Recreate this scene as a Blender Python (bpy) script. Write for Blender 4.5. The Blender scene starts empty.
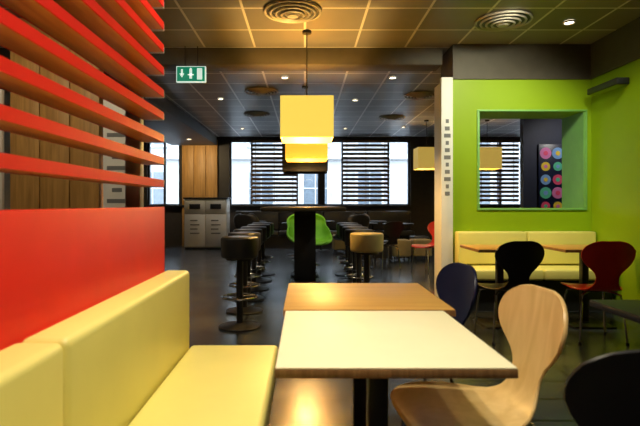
import bpy, bmesh, math, random
from mathutils import Vector, Matrix
random.seed(4)
sc = bpy.context.scene
sc.view_settings.view_transform = 'Standard'
sc.view_settings.look = 'None'

# ------------------------------------------------------------ materials
def mat(name, col, rough=0.5, metal=0.0, noise=0.0, nscale=8.0, spec=0.5, emis=None, estr=0.0, bump=0.0):
    m = bpy.data.materials.new(name); m.use_nodes = True
    nt = m.node_tree; b = nt.nodes['Principled BSDF']
    b.inputs['Roughness'].default_value = rough
    b.inputs['Metallic'].default_value = metal
    b.inputs['Specular IOR Level'].default_value = spec
    tc = nt.nodes.new('ShaderNodeTexCoord')
    n = nt.nodes.new('ShaderNodeTexNoise'); n.inputs['Scale'].default_value = nscale; n.inputs['Detail'].default_value = 4
    nt.links.new(tc.outputs['Object'], n.inputs['Vector'])
    r = nt.nodes.new('ShaderNodeValToRGB')
    r.color_ramp.elements[0].position = 0.3; r.color_ramp.elements[1].position = 0.7
    r.color_ramp.elements[0].color = [max(0, c*(1-noise)) for c in col] + [1]
    r.color_ramp.elements[1].color = [min(1, c*(1+noise)) for c in col] + [1]
    nt.links.new(n.outputs['Fac'], r.inputs['Fac'])
    nt.links.new(r.outputs['Color'], b.inputs['Base Color'])
    if bump > 0:
        bp = nt.nodes.new('ShaderNodeBump'); bp.inputs['Strength'].default_value = bump; bp.inputs['Distance'].default_value = 0.005
        nt.links.new(n.outputs['Fac'], bp.inputs['Height']); nt.links.new(bp.outputs['Normal'], b.inputs['Normal'])
    if emis:
        b.inputs['Emission Color'].default_value = list(emis) + [1]
        b.inputs['Emission Strength'].default_value = estr
    return m

def wood(name, c1, c2, axis='Z', scale=6.0, rough=0.4, spec=0.5):
    m = bpy.data.materials.new(name); m.use_nodes = True
    nt = m.node_tree; b = nt.nodes['Principled BSDF']; b.inputs['Roughness'].default_value = rough
    b.inputs['Specular IOR Level'].default_value = spec
    tc = nt.nodes.new('ShaderNodeTexCoord'); mp = nt.nodes.new('ShaderNodeMapping')
    s = {'X': (0.6, 9, 9), 'Y': (9, 0.6, 9), 'Z': (9, 9, 0.6)}[axis]
    mp.inputs['Scale'].default_value = s
    n = nt.nodes.new('ShaderNodeTexNoise'); n.inputs['Scale'].default_value = scale; n.inputs['Detail'].default_value = 6
    n.inputs['Distortion'].default_value = 0.6
    r = nt.nodes.new('ShaderNodeValToRGB')
    r.color_ramp.elements[0].position = 0.35; r.color_ramp.elements[1].position = 0.68
    r.color_ramp.elements[0].color = list(c1)+[1]; r.color_ramp.elements[1].color = list(c2)+[1]
    nt.links.new(tc.outputs['Object'], mp.inputs['Vector']); nt.links.new(mp.outputs['Vector'], n.inputs['Vector'])
    nt.links.new(n.outputs['Fac'], r.inputs['Fac']); nt.links.new(r.outputs['Color'], b.inputs['Base Color'])
    return m

def tiles(name, c1, c2, mortar, w, h, ms, rough, spec=0.5, bump=0.3):
    m = bpy.data.materials.new(name); m.use_nodes = True
    nt = m.node_tree; b = nt.nodes['Principled BSDF']
    b.inputs['Specular IOR Level'].default_value = spec
    g = nt.nodes.new('ShaderNodeNewGeometry'); br = nt.nodes.new('ShaderNodeTexBrick')
    br.offset = 0.0; br.squash = 1.0
    br.inputs['Scale'].default_value = 1.0
    br.inputs['Color1'].default_value = list(c1)+[1]; br.inputs['Color2'].default_value = list(c2)+[1]
    br.inputs['Mortar'].default_value = list(mortar)+[1]
    br.inputs['Mortar Size'].default_value = ms; br.inputs['Mortar Smooth'].default_value = 0.1
    br.inputs['Brick Width'].default_value = w; br.inputs['Row Height'].default_value = h
    nt.links.new(g.outputs['Position'], br.inputs['Vector'])
    nt.links.new(br.outputs['Color'], b.inputs['Base Color'])
    n = nt.nodes.new('ShaderNodeTexNoise'); n.inputs['Scale'].default_value = 3.0; n.inputs['Detail'].default_value = 5
    nt.links.new(g.outputs['Position'], n.inputs['Vector'])
    mr = nt.nodes.new('ShaderNodeMapRange'); mr.inputs['To Min'].default_value = rough*0.75; mr.inputs['To Max'].default_value = rough*1.3
    nt.links.new(n.outputs['Fac'], mr.inputs['Value']); nt.links.new(mr.outputs['Result'], b.inputs['Roughness'])
    bp = nt.nodes.new('ShaderNodeBump'); bp.inputs['Strength'].default_value = bump; bp.inputs['Distance'].default_value = 0.004; bp.invert = True
    nt.links.new(br.outputs['Fac'], bp.inputs['Height']); nt.links.new(bp.outputs['Normal'], b.inputs['Normal'])
    return m

M = {}
M['floor'] = tiles('floor_tile', (0.034,0.044,0.062), (0.048,0.060,0.082), (0.007,0.008,0.011), 0.6, 0.3, 0.014, 0.24, 0.8, 0.5)
M['ceil'] = tiles('ceiling_tile', (0.16,0.148,0.13), (0.24,0.222,0.19), (0.68,0.64,0.56), 0.6, 0.6, 0.013, 0.42, 0.5, 0.15)
M['ceil_far'] = tiles('ceiling_tile_dark', (0.18,0.178,0.17), (0.26,0.255,0.245), (0.70,0.68,0.64), 0.6, 0.6, 0.016, 0.42, 0.5, 0.15)
M['green'] = mat('green_paint', (0.27,0.44,0.006), 0.5, noise=0.05, nscale=2, spec=0.35)
M['lgreen'] = mat('green_reveal', (0.20,0.48,0.13), 0.5, noise=0.05)
M['red'] = mat('red_panel', (0.76,0.014,0.007), 0.5, noise=0.04, spec=0.25)
M['redslat'] = mat('red_slat', (0.82,0.016,0.009), 0.45, noise=0.04, spec=0.25)
M['orange'] = wood('orange_wood', (0.60,0.25,0.06), (0.74,0.35,0.09), 'Y', 4)
M['vinyl'] = mat('yellow_vinyl', (0.82,0.74,0.22), 0.45, noise=0.04, nscale=3, bump=0.05)
M['cream'] = mat('cream_laminate', (0.88,0.84,0.57), 0.5, noise=0.015, spec=0.3)
M['oakt'] = wood('oak_laminate', (0.52,0.28,0.065), (0.62,0.35,0.09), 'X', 3, 0.45, 0.4)
M['ply'] = wood('plywood', (0.66,0.44,0.17), (0.78,0.55,0.24), 'Z', 2, 0.4)
M['edge'] = wood('ply_edge', (0.18,0.09,0.03), (0.30,0.16,0.06), 'Z', 10, 0.5)
M['panelwood'] = wood('wall_wood', (0.36,0.19,0.055), (0.54,0.30,0.09), 'Z', 3, 0.5)
M['black'] = mat('black_lacquer', (0.010,0.010,0.012), 0.4, noise=0.1, spec=0.35)
M['blackv'] = mat('black_vinyl', (0.02,0.02,0.022), 0.38, noise=0.1, bump=0.1)
M['navy'] = mat('navy_ply', (0.008,0.013,0.050), 0.35, noise=0.1)
M['dred'] = mat('darkred_ply', (0.55,0.020,0.014), 0.35, noise=0.1)
M['bred'] = mat('red_ply', (0.60,0.03,0.02), 0.35, noise=0.1)
M['chgreen'] = mat('green_fabric', (0.22,0.62,0.03), 0.6, noise=0.1)
M['beige'] = mat('beige_vinyl', (0.36,0.29,0.13), 0.45, noise=0.1, bump=0.1)
M['chrome'] = mat('chrome', (0.6,0.6,0.62), 0.2, 1.0, noise=0.02)
M['dark'] = mat('dark_metal', (0.02,0.02,0.022), 0.4, 0.3, noise=0.1)
M['darkwall'] = mat('dark_wall', (0.035,0.031,0.031), 0.6, noise=0.1)
M['beam'] = mat('beam_paint', (0.08,0.07,0.056), 0.6, noise=0.08)
M['wallgrey'] = mat('grey_wall', (0.28,0.26,0.22), 0.7, noise=0.06)
M['white'] = mat('white_board', (0.80,0.81,0.83), 0.5, noise=0.02)
M['greyb'] = mat('bin_light', (0.62,0.61,0.58), 0.45, noise=0.04)
M['txt'] = mat('print_grey', (0.18,0.19,0.22), 0.6, noise=0.05)
M['alum'] = mat('aluminium', (0.62,0.63,0.66), 0.45, 0.2, noise=0.03)
M['mdark'] = mat('frame_dark', (0.015,0.017,0.022), 0.45, noise=0.1)
M['blind'] = wood('blind_wood', (0.13,0.06,0.022), (0.20,0.10,0.04), 'X', 4)
M['facade'] = mat('stone_facade', (0.24,0.24,0.24), 0.8, noise=0.10, nscale=1.5)
M['facade2'] = mat('stone_trim', (0.34,0.34,0.335), 0.8, noise=0.06, nscale=1.5)
M['facwin'] = mat('facade_glass', (0.060,0.075,0.092), 0.3, noise=0.2)
M['street'] = mat('street', (0.25,0.25,0.26), 0.9, noise=0.1)
M['exit'] = mat('exit_green', (0.0,0.30,0.17), 0.5, noise=0.02, emis=(0.0,0.42,0.25), estr=0.35)
M['exitw'] = mat('exit_white', (0.8,0.9,0.85), 0.5, noise=0.02, emis=(0.8,1,0.9), estr=0.7)
M['shade'] = mat('yellow_shade', (0.80,0.62,0.12), 0.6, noise=0.04, emis=(1.0,0.68,0.10), estr=1.0)
M['shade2'] = mat('orange_shade', (0.85,0.50,0.05), 0.6, noise=0.04, emis=(1.0,0.50,0.04), estr=1.0)
M['shadedim'] = mat('shade_dim', (0.70,0.50,0.10), 0.6, noise=0.04, emis=(0.9,0.6,0.12), estr=0.45)
M['diff'] = mat('lamp_diffuser', (0.9,0.8,0.5), 0.6, emis=(1.0,0.75,0.35), estr=1.6)
M['lampglow'] = mat('lamp_glow', (0.9,0.9,0.9), 0.6, emis=(1.0,0.88,0.65), estr=9)
M['ventm'] = mat('vent_metal', (0.42,0.39,0.34), 0.45, 0.2, noise=0.05)
M['navywall'] = mat('navy_wall', (0.015,0.02,0.05), 0.6, noise=0.1)
for k, c in {'d1': (0.8,0.08,0.2), 'd2': (0.85,0.6,0.05), 'd3': (0.1,0.55,0.35), 'd4': (0.7,0.2,0.5), 'd5': (0.2,0.4,0.8)}.items():
    M[k] = mat('dot_'+k, c, 0.6, noise=0.03)

gl = bpy.data.materials.new('window_glass'); gl.use_nodes = True
nt = gl.node_tree; nt.nodes.clear()
o = nt.nodes.new('ShaderNodeOutputMaterial'); t = nt.nodes.new('ShaderNodeBsdfTransparent'); gg = nt.nodes.new('ShaderNodeBsdfGlossy')
gg.inputs['Roughness'].default_value = 0.02
t.inputs['Color'].default_value = (0.95,0.98,1,1); mx = nt.nodes.new('ShaderNodeMixShader'); mx.inputs[0].default_value = 0.05
nt.links.new(t.outputs[0], mx.inputs[1]); nt.links.new(gg.outputs[0], mx.inputs[2]); nt.links.new(mx.outputs[0], o.inputs[0])
M['glass'] = gl

# ------------------------------------------------------------ builder
class B:
    def __init__(s): s.bm = bmesh.new(); s.mats = []
    def mi(s, k):
        if k not in s.mats: s.mats.append(k)
        return s.mats.index(k)
    def box(s, x0, x1, y0, y1, z0, z1, k, bev=0.0, seg=2, rot=None):
        t = bmesh.new()
        bmesh.ops.create_cube(t, size=1)
        bmesh.ops.scale(t, vec=(x1-x0, y1-y0, z1-z0), verts=t.verts)
        if bev > 0:
            bmesh.ops.bevel(t, geom=list(t.edges), offset=bev, segments=seg, affect='EDGES', profile=0.5)
        if rot is not None: bmesh.ops.rotate(t, matrix=rot, verts=t.verts, cent=(0,0,0))
        bmesh.ops.translate(t, vec=((x0+x1)/2, (y0+y1)/2, (z0+z1)/2), verts=t.verts)
        s.add(t, k)
    def add(s, t, k):
        i = s.mi(k)
        vm = {}
        for v in t.verts: vm[v] = s.bm.verts.new(v.co)
        for f in t.faces:
            try: nf = s.bm.faces.new([vm[v] for v in f.verts]); nf.material_index = i
            except ValueError: pass
        t.free()
    def cyl(s, p0, p1, r0, r1, k, n=20, bev=0.0):
        t = bmesh.new(); p0 = Vector(p0); p1 = Vector(p1); d = p1-p0
        bmesh.ops.create_cone(t, cap_ends=True, segments=n, radius1=r0, radius2=r1, depth=d.length)
        if bev > 0:
            es = [e for e in t.edges if abs(e.verts[0].co.z-e.verts[1].co.z) < 1e-6]
            bmesh.ops.bevel(t, geom=es, offset=bev, segments=3, affect='EDGES', profile=0.5)
        q = Vector((0,0,1)).rotation_difference(d.normalized()).to_matrix()
        bmesh.ops.rotate(t, matrix=q, verts=t.verts, cent=(0,0,0))
        bmesh.ops.translate(t, vec=(p0+p1)/2, verts=t.verts)
        s.add(t, k)
    def tube(s, pts, r, k, n=8, closed=False):
        pts = [Vector(p) for p in pts]; N = len(pts); t = bmesh.new(); rings = []
        for i, p in enumerate(pts):
            a = pts[(i-1) % N] if (closed or i > 0) else pts[0]
            b = pts[(i+1) % N] if (closed or i < N-1) else pts[-1]
            d = (b-a).normalized()
            up = Vector((0,0,1)) if abs(d.z) < 0.95 else Vector((1,0,0))
            u = d.cross(up).normalized(); v = u.cross(d).normalized()
            rings.append([t.verts.new(p + (u*math.cos(2*math.pi*j/n)+v*math.sin(2*math.pi*j/n))*r) for j in range(n)])
        for i in range(N if closed else N-1):
            a = rings[i]; b = rings[(i+1) % N]
            for j in range(n): t.faces.new([a[j], a[(j+1) % n], b[(j+1) % n], b[j]])
        if not closed: t.faces.new(rings[0][::-1]); t.faces.new(rings[-1])
        s.add(t, k)
    def ring(s, c, R, r, k, n=32):
        s.tube([(c[0]+R*math.cos(2*math.pi*i/n), c[1]+R*math.sin(2*math.pi*i/n), c[2]) for i in range(n)], r, k, 8, True)
    def finish(s, name, loc=(0,0,0), rz=0.0, smooth=True):
        bmesh.ops.recalc_face_normals(s.bm, faces=s.bm.faces)
        me = bpy.data.meshes.new(name); s.bm.to_mesh(me); s.bm.free()
        for k in s.mats: me.materials.append(M[k])
        if smooth:
            for p in me.polygons: p.use_smooth = True
            me.set_sharp_from_angle(angle=math.radians(38))
        ob = bpy.data.objects.new(name, me); sc.collection.objects.link(ob)
        ob.location = loc; ob.rotation_euler = (0,0,rz)
        return ob
def clone(ob, loc, rz=0.0):
    n = bpy.data.objects.new(ob.name.split('.')[0], ob.data); sc.collection.objects.link(n)
    n.location = loc; n.rotation_euler = (0,0,rz); return n
def single(name, x0, x1, y0, y1, z0, z1, k, bev=0.0):
    b = B(); b.box(x0,x1,y0,y1,z0,z1,k,bev); return b.finish(name)

# ------------------------------------------------------------ shell
CE = 3.05
single('floor', -5.0, 7.2, -2.5, 14.3, -0.1, 0, 'floor')
b = B(); b.box(-5.0,7.2,-2.5,6.0,CE,CE+0.1,'ceil'); b.box(-5.0,7.2,6.0,14.3,CE,CE+0.1,'ceil_far'); b.finish('ceiling')
single('wall_left', -5.1, -5.0, -2.5, 14.3, 0, CE, 'wallgrey')
single('wall_right', 7.2, 7.3, -2.5, 14.3, 0, CE, 'wallgrey')
single('wall_front', -5.0, 7.2, -2.6, -2.5, 0, CE, 'wallgrey')
SILL = 1.12; HEAD = 2.96
b = B()
b.box(-5.0,7.2,14.0,14.3,0,SILL,'darkwall')
b.box(-5.0,7.2,14.0,14.3,HEAD,CE,'darkwall')
for x0, x1 in [(-5.0,-4.42),(-3.5,-2.12),(2.95,4.75),(6.3,7.2)]:
    b.box(x0,x1,14.0,14.3,SILL,HEAD,'darkwall')
b.finish('wall_back')
def window(i, x0, x1, mull):
    b = B(); f = 0.05
    b.box(x0,x0+f,14.06,14.16,SILL,HEAD,'mdark',0.004); b.box(x1-f,x1,14.06,14.16,SILL,HEAD,'mdark',0.004)
    b.box(x0+f,x1-f,14.06,14.16,SILL,SILL+f,'mdark',0.004); b.box(x0+f,x1-f,14.06,14.16,HEAD-f,HEAD,'mdark',0.004)
    for m, w in mull: b.box(m-w/2,m+w/2,14.05,14.17,SILL+f,HEAD-f,'mdark',0.004)
    b.box(x0+f,x1-f,14.10,14.11,SILL+f,HEAD-f,'glass')
    b.finish('window_%d' % i)
window(1, -4.42, -3.5, [(-3.95,0.05)])
window(2, -2.12, 2.95, [(-1.5,0.05),(-0.22,0.05),(0.46,0.2),(1.05,0.05),(2.35,0.05)])
window(3, 4.75, 6.3, [(5.5,0.06)])
b = B(); b.box(-5.0,2.94,13.86,13.995,SILL-0.03,SILL+0.02,'mdark',0.006); b.finish('trim_1')

def blind(x0, x1):
    b = B()
    b.box(x0,x1,13.88,13.97,2.88,2.95,'blind',0.005)
    n = 14
    for i in range(n):
        z = 2.80 - i*0.117
        b.box(x0,x1,13.90,13.95,z-0.034,z+0.034,'blind',0.004, rot=Matrix.Rotation(math.radians(18),3,'X'))
    for x in (x0+0.12, (x0+x1)/2, x1-0.12): b.box(x-0.012,x+0.012,13.96,13.97,1.2,2.9,'blind')
    b.finish('window_blind')
blind(-1.50, -0.22); blind(1.05, 2.35); blind(4.80, 5.95)

# outdoors
single('street', -30, 34, 14.35, 40, -0.6, -0.5, 'street')
b = B()
b.box(-20,24,24,25,-0.5,13,'facade')
for i in range(-7, 9):
    for j, z in enumerate((0.6, 4.0, 7.6)):
        x = i*2.6+0.5
        b.box(x-0.55,x+0.55,23.96,24.02,z,z+2.1,'facwin'); b.box(x-0.72,x+0.72,23.86,24.0,z-0.12,z,'facade2',0.01)
        b.box(x-0.70,x-0.57,23.92,24.0,z,z+2.2,'facade2'); b.box(x+0.57,x+0.70,23.92,24.0,z,z+2.2,'facade2')
        b.box(x-0.02,x+0.02,23.93,23.97,z,z+2.1,'facade2')
        b.box(x-0.55,x+0.55,23.93,23.97,z+1.3,z+1.34,'facade2')
b.box(-20,24,23.7,24,3.3,3.55,'facade2',0.02)
b.finish('building_facade')

# ceiling beam + left bulkhead
single('trim_2', -5.0, 1.65, 6.0, 6.30, 2.84, CE-0.002, 'beam', 0.01)
single('trim_3', -3.7, -2.45, 6.36, 13.9, 2.80, CE-0.002, 'beam', 0.01)

# green partition wall with opening, side return and white end
G0, G1, GX0, GX1, GZ = 5.9, 6.4, 1.74, 7.2, 2.64
SX = 3.38
OX0, OX1, OZ0, OZ1 = 2.05, 3.30, 1.12, 2.26
b = B()
b.box(GX0,OX0,G0,G1,0,GZ,'green'); b.box(OX1,GX1,G0,G1,0,GZ,'green')
b.box(OX0,OX1,G0,G1,0,OZ0,'green'); b.box(OX0,OX1,G0,G1,OZ1,GZ,'green')
b.box(GX0,GX1,G0-0.02,G1,GZ,CE,'beam')
b.finish('wall_partition')
b = B(); b.box(SX,SX+0.2,3.2,G0-0.001,0,GZ,'green'); b.box(SX-0.02,SX+0.2,3.2,G0-0.021,GZ,CE,'beam'); b.finish('wall_side')
b = B()
e = 0.022
b.box(OX0-e,OX1+e,G0-0.02,G0,OZ1,OZ1+e,'lgreen',0.004); b.box(OX0-e,OX1+e,G0-0.02,G0,OZ0-e,OZ0,'lgreen',0.004)
b.box(OX0-e,OX0,G0-0.02,G0,OZ0,OZ1,'lgreen',0.004); b.box(OX1,OX1+e,G0-0.02,G0,OZ0,OZ1,'lgreen',0.004)
b.box(OX1-0.012,OX1,G0,G1,OZ0,OZ1,'lgreen')
b.box(OX0,OX0+0.012,G0,G1,OZ0,OZ1,'lgreen')
b.finish('trim_4')
b = B()
b.box(1.66,1.738,5.95,6.42,0,2.66,'white',0.006); b.box(1.60,1.738,5.87,5.945,0,2.66,'white',0.006)
for i in range(11):
    z = 2.12 - i*0.085
    w = 0.018 + 0.010*((i*7) % 3)
    b.box(1.67-w,1.67+w,5.866,5.87,z,z+0.045,'txt')
b.finish('wall_panel_board')
b = B(); b.box(SX-0.14,SX-0.002,5.2,5.75,2.42,2.49,'mdark',0.01); b.box(SX-0.12,SX-0.02,5.22,5.73,2.415,2.42,'green'); b.finish('side_wall_ledge')  # dark ledge added for a block on the side wall, no lamp inside

# partition with dot artwork beyond opening
single('wall_end', 4.15, 7.2, 9.5, 9.65, 0, CE, 'navywall')
b = B(); b.box(4.42,5.35,9.455,9.495,1.0,2.3,'navy',0.004)
ks = ['d1','d2','d3','d4','d5']
for i in range(4):
    for j in range(5):
        x = 4.55+i*0.23; z = 1.13+j*0.25; r = 0.085+0.012*((i*3+j*2) % 3)
        b.cyl((x,9.455,z),(x,9.450,z),r,r,ks[(i+2*j) % 5],24)
        b.cyl((x,9.450,z),(x,9.446,z),r*0.4,r*0.4,ks[(i+2*j+2) % 5],20)
b.finish('dot_artwork')

# left background
b = B()
for i in range(3): b.box(-2.95+i*0.30,-2.66+i*0.30,5.0,5.12,0,CE-0.02,'panelwood',0.006)
b.finish('wall_wood_panel')
b = B(); b.box(-2.02,-1.74,5.0,5.08,0,2.25,'white',0.006)
for i in range(9):
    w = 0.05+0.05*((i*5) % 3)/2
    b.box(-1.88-w,-1.88+w,4.996,5.0,1.95-i*0.11,1.99-i*0.11,'txt')
b.finish('info_board')
b = B(); b.box(-3.35,-2.98,4.9,4.96,0,2.3,'white',0.006)
for i in range(7): b.box(-3.27,-3.06-0.05*(i % 2),4.896,4.9,2.05-i*0.13,2.09-i*0.13,'txt')
b.finish('info_board')
b = B()
for i in range(3): b.box(-3.42+i*0.33,-3.10+i*0.33,13.90,13.99,0,HEAD,'panelwood',0.006)
b.finish('wood_wall_panel')

# waste station: one cabinet, two light doors with flaps, printed graphics
b = B()
b.box(-3.12,-2.02,12.9,13.45,0.05,1.30,'greyb',0.012)
for i in range(2):
    x = -3.10+i*0.54
    b.box(x,x+0.52,12.882,12.90,0.08,0.90,'white',0.006)
    b.box(x,x+0.52,12.882,12.90,0.92,1.26,'greyb',0.006)
    b.box(x+0.12,x+0.40,12.872,12.884,1.04,1.17,'mdark',0.004)
    for j in range(4): b.box(x+0.14,x+0.38-0.05*(j % 2),12.878,12.882,0.40+j*0.11,0.43+j*0.11,'txt')
b.box(-3.14,-2.00,12.87,13.47,1.30,1.34,'mdark',0.006); b.box(-3.10,-2.04,12.93,13.43,0,0.05,'mdark')
b.finish('waste_bin_station')

# ------------------------------------------------------------ left booth
b = B()
b.box(-0.76,-0.715,-0.6,2.55,0,1.155,'red',0.004)
b.finish('booth_partition_panel')
b = B(); NS = 14; SP = 0.114
for i in range(NS):
    z = 1.255 + i*SP
    b.box(-0.815,-0.720,-0.6,2.53,z,z+0.036,'orange')
    b.box(-0.720,-0.714,-0.6,2.53,z,z+0.036,'redslat')
    b.box(-0.821,-0.815,-0.6,2.53,z,z+0.036,'redslat')
    b.box(-0.815,-0.72,2.532,2.56,z,z+0.036,'alum',0.003)
b.box(-0.90,-0.825,2.50,2.56,0,CE-0.001,'alum',0.004)
b.box(-0.90,-0.825,-0.6,-0.55,0,CE-0.001,'alum',0.004)
b.finish('slatted_screen')

b = B()
segs = [(-0.55,1.225),(1.235,2.55)]
for y0, y1 in segs:
    b.box(-0.712,-0.585,y0,y1,0.40,0.835,'vinyl',0.022,4)
for y0, y1 in segs:
    b.box(-0.582,-0.135,y0,y1,0.33,0.455,'vinyl',0.022,4)
b.box(-0.70,-0.20,-0.5,2.5,0,0.33,'dark',0.004)
b.finish('booth_bench')

# ------------------------------------------------------------ tables
def table(name, x0, x1, y0, y1, top, edge, h=0.75, th=0.028, fx=0.2, fy=0.2):
    b = B(); cx = (x0+x1)/2; cy = (y0+y1)/2
    b.box(x0,x1,y0,y1,h-th,h-0.004,edge,0.003)
    b.box(x0+0.002,x1-0.002,y0+0.002,y1-0.002,h-0.004,h,top,0.0015)
    b.box(cx-0.032,cx+0.032,cy-0.032,cy+0.032,0.02,h-th-0.01,'dark',0.006)
    b.box(cx-0.13,cx+0.13,cy-0.13,cy+0.13,h-th-0.012,h-th,'dark')
    b.box(cx-fx,cx+fx,cy-fy,cy+fy,0,0.016,'dark',0.006)
    b.cyl((cx,cy,0.016),(cx,cy,0.03),0.06,0.045,'dark')
    return b.finish(name)
table('dining_table', -0.078, 0.547, 1.28, 1.97, 'cream', 'edge', fx=0.075, fy=0.26)
table('dining_table', -0.088, 0.60, 1.985, 2.66, 'oakt', 'edge', fx=0.04, fy=0.26)
table('dining_table', 1.60, 2.20, 4.60, 5.17, 'oakt', 'edge')
table('dining_table', 2.40, 3.05, 4.60, 5.17, 'oakt', 'edge')
table('dining_table', 1.25, 1.90, 1.60, 2.20, 'black', 'black')

# ------------------------------------------------------------ bentwood chair
def chair(name, k, loc, rz):
    prof = [(.225,.430,.07),(.222,.434,.13),(.208,.441,.17),(.17,.449,.198),(.10,.453,.213),(.02,.451,.215),(-.06,.446,.205),(-.12,.446,.18),
            (-.165,.456,.145),(-.20,.482,.112),(-.222,.52,.092),(-.236,.565,.088),(-.248,.605,.105),(-.258,.645,.145),(-.268,.69,.185),
            (-.278,.74,.208),(-.286,.785,.205),(-.292,.825,.18),(-.297,.855,.13),(-.299,.868,.07)]
    N = 12; t = bmesh.new(); rows = []
    for i, (x, z, w) in enumerate(prof):
        row = []
        up = max(0, min(1, (z-0.5)/0.2))
        for j in range(N+1):
            u = -1+2*j/N; y = w*math.sin(u*math.pi/2)*1.0
            cv = (y/0.2)**2
            row.append(t.verts.new((x + up*0.035*cv, y, z + (1-up)*0.014*cv)))
        rows.append(row)
    for i in range(len(rows)-1):
        for j in range(N): t.faces.new([rows[i][j],rows[i+1][j],rows[i+1][j+1],rows[i][j+1]])
    bmesh.ops.recalc_face_normals(t, faces=t.faces)
    bmesh.ops.solidify(t, geom=list(t.faces), thickness=0.012)
    bmesh.ops.subdivide_edges(t, edges=list(t.edges), cuts=1, use_grid_fill=True, smooth=0.5)
    b = B(); b.add(t, k)
    b.cyl((0,0,0.415),(0,0,0.436),0.075,0.085,'dark')
    for sx, sy in ((1,1),(1,-1),(-1,1),(-1,-1)):
        b.tube([(0.02*sx,0.02*sy,0.424),(0.10*sx,0.11*sy,0.420),(0.145*sx,0.155*sy,0.402),(0.160*sx,0.165*sy,0.34),(0.18*sx,0.19*sy,0.012)],0.0095,'chrome')
        b.cyl((0.18*sx,0.19*sy,0),(0.18*sx,0.19*sy,0.018),0.013,0.013,'black',12)
    return b.finish(name, loc, rz)
pi = math.pi
chair('dining_chair', 'ply', (0.555,1.77,0), pi+0.10)
chair('dining_chair', 'navy', (0.50,2.46,0), pi+0.15)
chair('dining_chair', 'black', (1.74,4.36,0), pi/2+0.1)
chair('dining_chair', 'dred', (2.50,4.34,0), pi/2-0.08)
chair('dining_chair', 'black', (0.82,1.32,0), pi/2-0.15)
chair('dining_chair', 'bred', (2.10,8.6,0), pi+0.6)

# right banquette
b = B()
for x0, x1 in ((1.76,2.56),(2.57,3.36)):
    b.box(x0,x1,5.76,5.895,0.47,0.85,'vinyl',0.02,3)
    b.box(x0,x1,5.35,5.755,0.35,0.465,'vinyl',0.02,3)
b.box(1.80,3.35,5.45,5.88,0,0.35,'dark')
b.finish('banquette_bench')
# dark banquette under the windows
b = B()
for i in range(4):
    x = -1.9+i*1.2
    b.box(x,x+1.19,13.62,13.80,0.46,0.98,'blackv',0.03,3); b.box(x,x+1.19,13.15,13.615,0.32,0.46,'blackv',0.03,3)
b.box(-1.85,2.85,13.22,13.78,0,0.32,'dark')
b.finish('banquette_bench')

# ------------------------------------------------------------ bar table + stools
b = B()
b.box(-0.50,0.46,5.6,8.7,1.085,1.135,'black',0.006)
for y in (7.45,8.2): b.box(-0.16,0.16,y-0.05,y+0.05,0.03,1.085,'black',0.006); b.box(-0.22,0.22,y-0.2,y+0.2,0,0.03,'black',0.006)
b.box(-0.05,0.05,6.0,7.4,1.03,1.085,'black')
b.finish('bar_table')
def stool(k):
    b = B()
    b.cyl((0,0,0.66),(0,0,0.86),0.175,0.18,k,40,0.022)
    b.cyl((0,0,0.64),(0,0,0.66),0.13,0.13,'dark',28)
    b.cyl((0,0,0.03),(0,0,0.64),0.032,0.032,'dark',20)
    b.cyl((0,0,0.0),(0,0,0.018),0.20,0.20,'dark',40,0.005)
    b.cyl((0,0,0.018),(0,0,0.05),0.19,0.04,'dark',40)
    b.ring((0,0,0.29),0.165,0.011,'chrome',36)
    for a in range(3):
        c = math.cos(a*2*pi/3+0.5); s_ = math.sin(a*2*pi/3+0.5)
        b.tube([(0.03*c,0.03*s_,0.29),(0.165*c,0.165*s_,0.29)],0.009,'chrome')
    return b.finish('bar_stool')
s1 = stool('blackv'); s1.location = (-0.62,4.75,0)
for y, x in ((5.45,-0.66),(6.15,-0.70),(6.85,-0.70),(7.6,-0.70),(8.3,-0.70)): clone(s1,(x,y,0))
s2 = stool('beige'); s2.location = (0.66,5.35,0)
for y, x in ((6.1,0.66),(6.8,0.68),(7.5,0.68),(8.25,0.7)): clone(s1,(x,y,0))

def lounge(k, loc, rz, ws=1.0):
    prof = [(.30,.40,.20),(.29,.42,.26),(.22,.44,.29),(.08,.43,.31),(-.06,.42,.31),(-.16,.46,.29),(-.22,.55,.27),(-.27,.66,.28),(-.31,.78,.30),(-.335,.88,.27),(-.345,.94,.19),(-.348,.96,.09)]
    N = 12; t = bmesh.new(); rows = []
    for i, (x, z, w) in enumerate(prof):
        row = []
        mid = math.exp(-((i-5.0)/2.0)**2)
        for j in range(N+1):
            u = -1+2*j/N; y = w*ws*math.sin(u*pi/2); cv = abs(u)**3
            row.append(t.verts.new((x+0.10*cv*(1 if z > 0.45 else 0.3), y*(1+0.1*mid*cv), z+cv*(0.05+0.20*mid))))
        rows.append(row)
    for i in range(len(rows)-1):
        for j in range(N): t.faces.new([rows[i][j],rows[i+1][j],rows[i+1][j+1],rows[i][j+1]])
    bmesh.ops.recalc_face_normals(t, faces=t.faces)
    bmesh.ops.solidify(t, geom=list(t.faces), thickness=0.045)
    b = B(); b.add(t, k)
    b.cyl((0,0,0.06),(0,0,0.40),0.025,0.03,'chrome')
    for a in range(4):
        c = math.cos(a*pi/2+0.6); s_ = math.sin(a*pi/2+0.6)
        b.tube([(0,0,0.09),(0.15*c,0.15*s_,0.055),(0.30*c,0.30*s_,0.016)],0.016,'chrome')
    ob = b.finish('swivel_lounge_chair', loc, rz)
    md = ob.modifiers.new('sub','SUBSURF'); md.levels = 1; md.render_levels = 1
    return ob
lounge('chgreen', (0.08,9.45,0), -pi/2+0.25, 1.35)
lounge('blackv', (-1.1,10.3,0), pi/2-0.4)
lounge('blackv', (0.95,10.2,0), pi/2+0.5)

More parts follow.
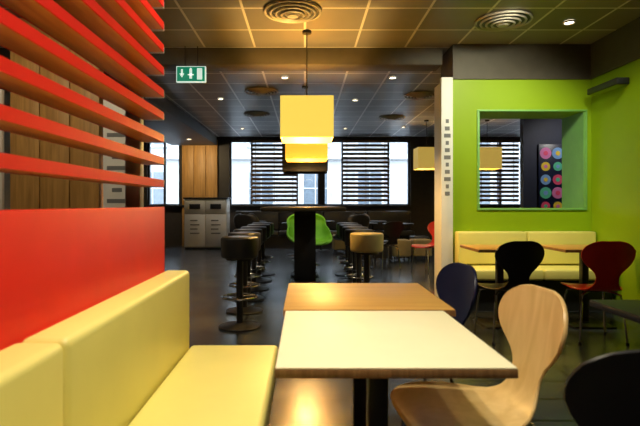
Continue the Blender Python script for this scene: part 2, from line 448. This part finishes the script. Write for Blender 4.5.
for x, y in ((-0.2,11.4),(1.3,11.3),(2.05,11.0),(1.7,12.55),(0.4,12.55),(-1.3,12.4)):
    b = B()
    b.cyl((0,0,0.715),(0,0,0.745),0.34,0.34,'black',36,0.006); b.cyl((0,0,0.02),(0,0,0.715),0.03,0.03,'dark'); b.cyl((0,0,0),(0,0,0.02),0.22,0.2,'dark',32)
    b.finish('cafe_table',(x,y,0))
def pouf(x, y, k):
    b = B(); b.box(-0.19,0.19,-0.19,0.19,0.10,0.44,k,0.03,3)
    for sx in (-1,1):
        for sy in (-1,1): b.cyl((0.14*sx,0.14*sy,0),(0.14*sx,0.14*sy,0.10),0.015,0.02,'dark',12)
    b.finish('pouf_stool',(x,y,0),0.1)
for x, y, k in ((1.5,9.95,'blackv'),(1.95,10.3,'beige'),(2.4,10.4,'beige'),(1.55,11.85,'beige'),(2.6,11.4,'blackv'),(0.85,11.8,'beige')): pouf(x,y,k)
chair('dining_chair','black',(1.45,9.0,0),2.0)

# ------------------------------------------------------------ pendants
def pendant(name, x, y, z0, z1, w, k, power, col):
    b = B(); h = w/2; t_ = 0.006
    b.box(x-h,x+h,y-h,y-h+t_,z0,z1,k); b.box(x-h,x+h,y+h-t_,y+h,z0,z1,k)
    b.box(x-h,x-h+t_,y-h+t_,y+h-t_,z0,z1,k); b.box(x+h-t_,x+h,y-h+t_,y+h-t_,z0,z1,k)
    b.cyl((x,y,z1-0.14),(x,y,CE-0.01),0.006,0.006,'dark',8)
    b.cyl((x,y,CE-0.03),(x,y,CE-0.001),0.05,0.05,'dark',20)
    b.tube([(x-h,y,z1-0.01),(x+h,y,z1-0.01)],0.004,'dark'); b.tube([(x,y-h,z1-0.01),(x,y+h,z1-0.01)],0.004,'dark')
    b.cyl((x,y,z1-0.22),(x,y,z1-0.14),0.025,0.02,'dark',12)
    if k != 'black': b.cyl((x,y,z1-0.30),(x,y,z1-0.22),0.03,0.03,'diff',12,0.01)
    b.finish(name)
    if power > 0:
        l = bpy.data.lights.new('pendant_bulb','POINT'); l.energy = power; l.color = col; l.shadow_soft_size = 0.08
        o = bpy.data.objects.new('pendant_bulb', l); sc.collection.objects.link(o); o.location = (x,y,z1-0.36 if z1-0.36 > z0 else z0+0.04)
pendant('pendant_lamp', 0.02, 5.43, 1.86, 2.29, 0.55, 'shade', 125, (1,0.60,0.18))
pendant('pendant_lamp', 0.02, 6.75, 1.76, 2.18, 0.55, 'shade2', 65, (1,0.62,0.22))
pendant('pendant_lamp', 0.0, 8.0, 1.67, 2.10, 0.70, 'black', 0, (1,1,1))
pendant('pendant_lamp', 2.72, 11.2, 1.95, 2.42, 0.48, 'shadedim', 25, (1,0.7,0.3))
pendant('pendant_lamp', 4.08, 11.2, 1.95, 2.42, 0.48, 'shadedim', 14, (1,0.7,0.3))

# ------------------------------------------------------------ ceiling fixtures
def vent(x, y, r=0.29):
    b = B()
    for i, rr in enumerate((1.0,0.80,0.60,0.40)):
        R = r*rr; z = CE-0.018-0.010*i
        b.ring((x,y,z),R,0.012,'ventm',36)
        b.cyl((x,y,z),(x,y,z+0.004),R*0.93,R*0.93,'mdark',36)
    b.cyl((x,y,CE-0.066),(x,y,CE-0.046),0.05,0.07,'ventm',24)
    b.finish('air_diffuser')
for x, y in ((-0.12,4.85),(2.02,5.1),(-0.72,8.3),(-1.0,10.4),(1.98,8.6),(1.88,10.8),(0.2,9.6)): vent(x,y,0.27)
def downlight(x, y, z=CE, power=0, col=(1,0.85,0.62), ang=110, tgt=None, glow=True):
    b = B(); b.ring((x,y,z-0.012),0.055,0.010,'ventm',28); b.cyl((x,y,z-0.010),(x,y,z-0.002),0.048,0.048,'lampglow' if glow else 'mdark',28)
    b.finish('downlight')
    if power:
        l = bpy.data.lights.new('downlight_lamp','SPOT'); l.energy = power; l.color = col; l.spot_size = math.radians(ang); l.spot_blend = 0.8; l.shadow_soft_size = 0.09
        o = bpy.data.objects.new('downlight_lamp', l); sc.collection.objects.link(o); o.location = (x,y,z-0.03)
        d = (Vector(tgt) if tgt else Vector((x,y,0)))-Vector((x,y,z-0.03))
        o.rotation_euler = d.to_track_quat('-Z','Y').to_euler()
downlight(0.10,0.9,power=170,col=(1,0.91,0.70))
downlight(-0.25,2.3,power=140,col=(1,0.87,0.62))
downlight(0.9,0.2,power=60,col=(1,0.88,0.66))
downlight(2.0,4.4,power=200,col=(1,0.94,0.64),tgt=(2.0,5.9,1.7),ang=105)
downlight(2.8,4.4,power=80,col=(1,0.94,0.64),tgt=(2.7,5.9,1.2),ang=90)
downlight(2.72,5.15)
for x, y in ((-1.5,8.9),(-1.55,12.4),(0.9,9.0),(1.0,12.4)): downlight(x,y,power=80,col=(1,0.88,0.70))
for x, y in ((-0.3,7.4),(1.3,7.4),(2.6,9.6),(-0.2,11.6),(2.4,12.2)): downlight(x,y)
downlight(-2.9,12.5,z=2.80,power=130,col=(1,0.75,0.40),tgt=(-2.9,14,1.9))  # added spot, brightens the far wood panel
downlight(-2.4,3.2,power=110,col=(1,0.8,0.5),tgt=(-2.4,5.0,1.4))  # light added so the wood wall behind the slats shows
downlight(-3.4,7.5,z=2.80,power=40,col=(0.9,0.92,1.0))
downlight(4.9,8.3,power=90,col=(1,0.95,0.85),tgt=(4.9,9.5,1.4))  # extra spot put in to brighten the dot artwork

# exit sign
b = B()
b.box(-1.60,-1.25,6.12,6.16,2.62,2.81,'exitw',0.004)
b.box(-1.59,-1.26,6.112,6.12,2.63,2.80,'exit',0.003)
b.box(-1.44,-1.41,6.106,6.112,2.66,2.77,'exitw')
b.box(-1.46,-1.39,6.106,6.112,2.70,2.712,'exitw'); b.cyl((-1.425,6.112,2.775),(-1.425,6.106,2.775),0.012,0.012,'exitw',12)
t = bmesh.new(); vs = [t.verts.new(p) for p in ((-1.56,6.106,2.72),(-1.50,6.106,2.72),(-1.53,6.106,2.67))]; t.faces.new(vs); b.add(t,'exitw')
b.box(-1.54,-1.52,6.106,6.112,2.71,2.77,'exitw')
b.box(-1.35,-1.29,6.106,6.112,2.65,2.78,'exitw')
b.cyl((-1.5,6.14,2.81),(-1.5,6.14,CE),0.006,0.006,'dark',8); b.cyl((-1.35,6.14,2.81),(-1.35,6.14,CE),0.006,0.006,'dark',8)
ob = b.finish('exit_sign'); ob.location = (0.07,-0.18,-0.002)

# ------------------------------------------------------------ world
w = bpy.data.worlds.new('sky'); sc.world = w; w.use_nodes = True
nt = w.node_tree; bg = nt.nodes['Background']
bg.inputs['Color'].default_value = (0.78,0.89,1.0,1); bg.inputs['Strength'].default_value = 13.0

# ------------------------------------------------------------ camera
cd = bpy.data.cameras.new('camera'); cam = bpy.data.objects.new('camera', cd); sc.collection.objects.link(cam)
cam.location = (0,0,1.17); cam.rotation_euler = (math.radians(90),0,0)
cd.sensor_width = 36; cd.lens = 28.125; cd.shift_x = 15/640; cd.shift_y = -9/640; cd.clip_start = 0.05
cd.dof.use_dof = True; cd.dof.focus_distance = 6.0; cd.dof.aperture_fstop = 4.0
sc.camera = cam
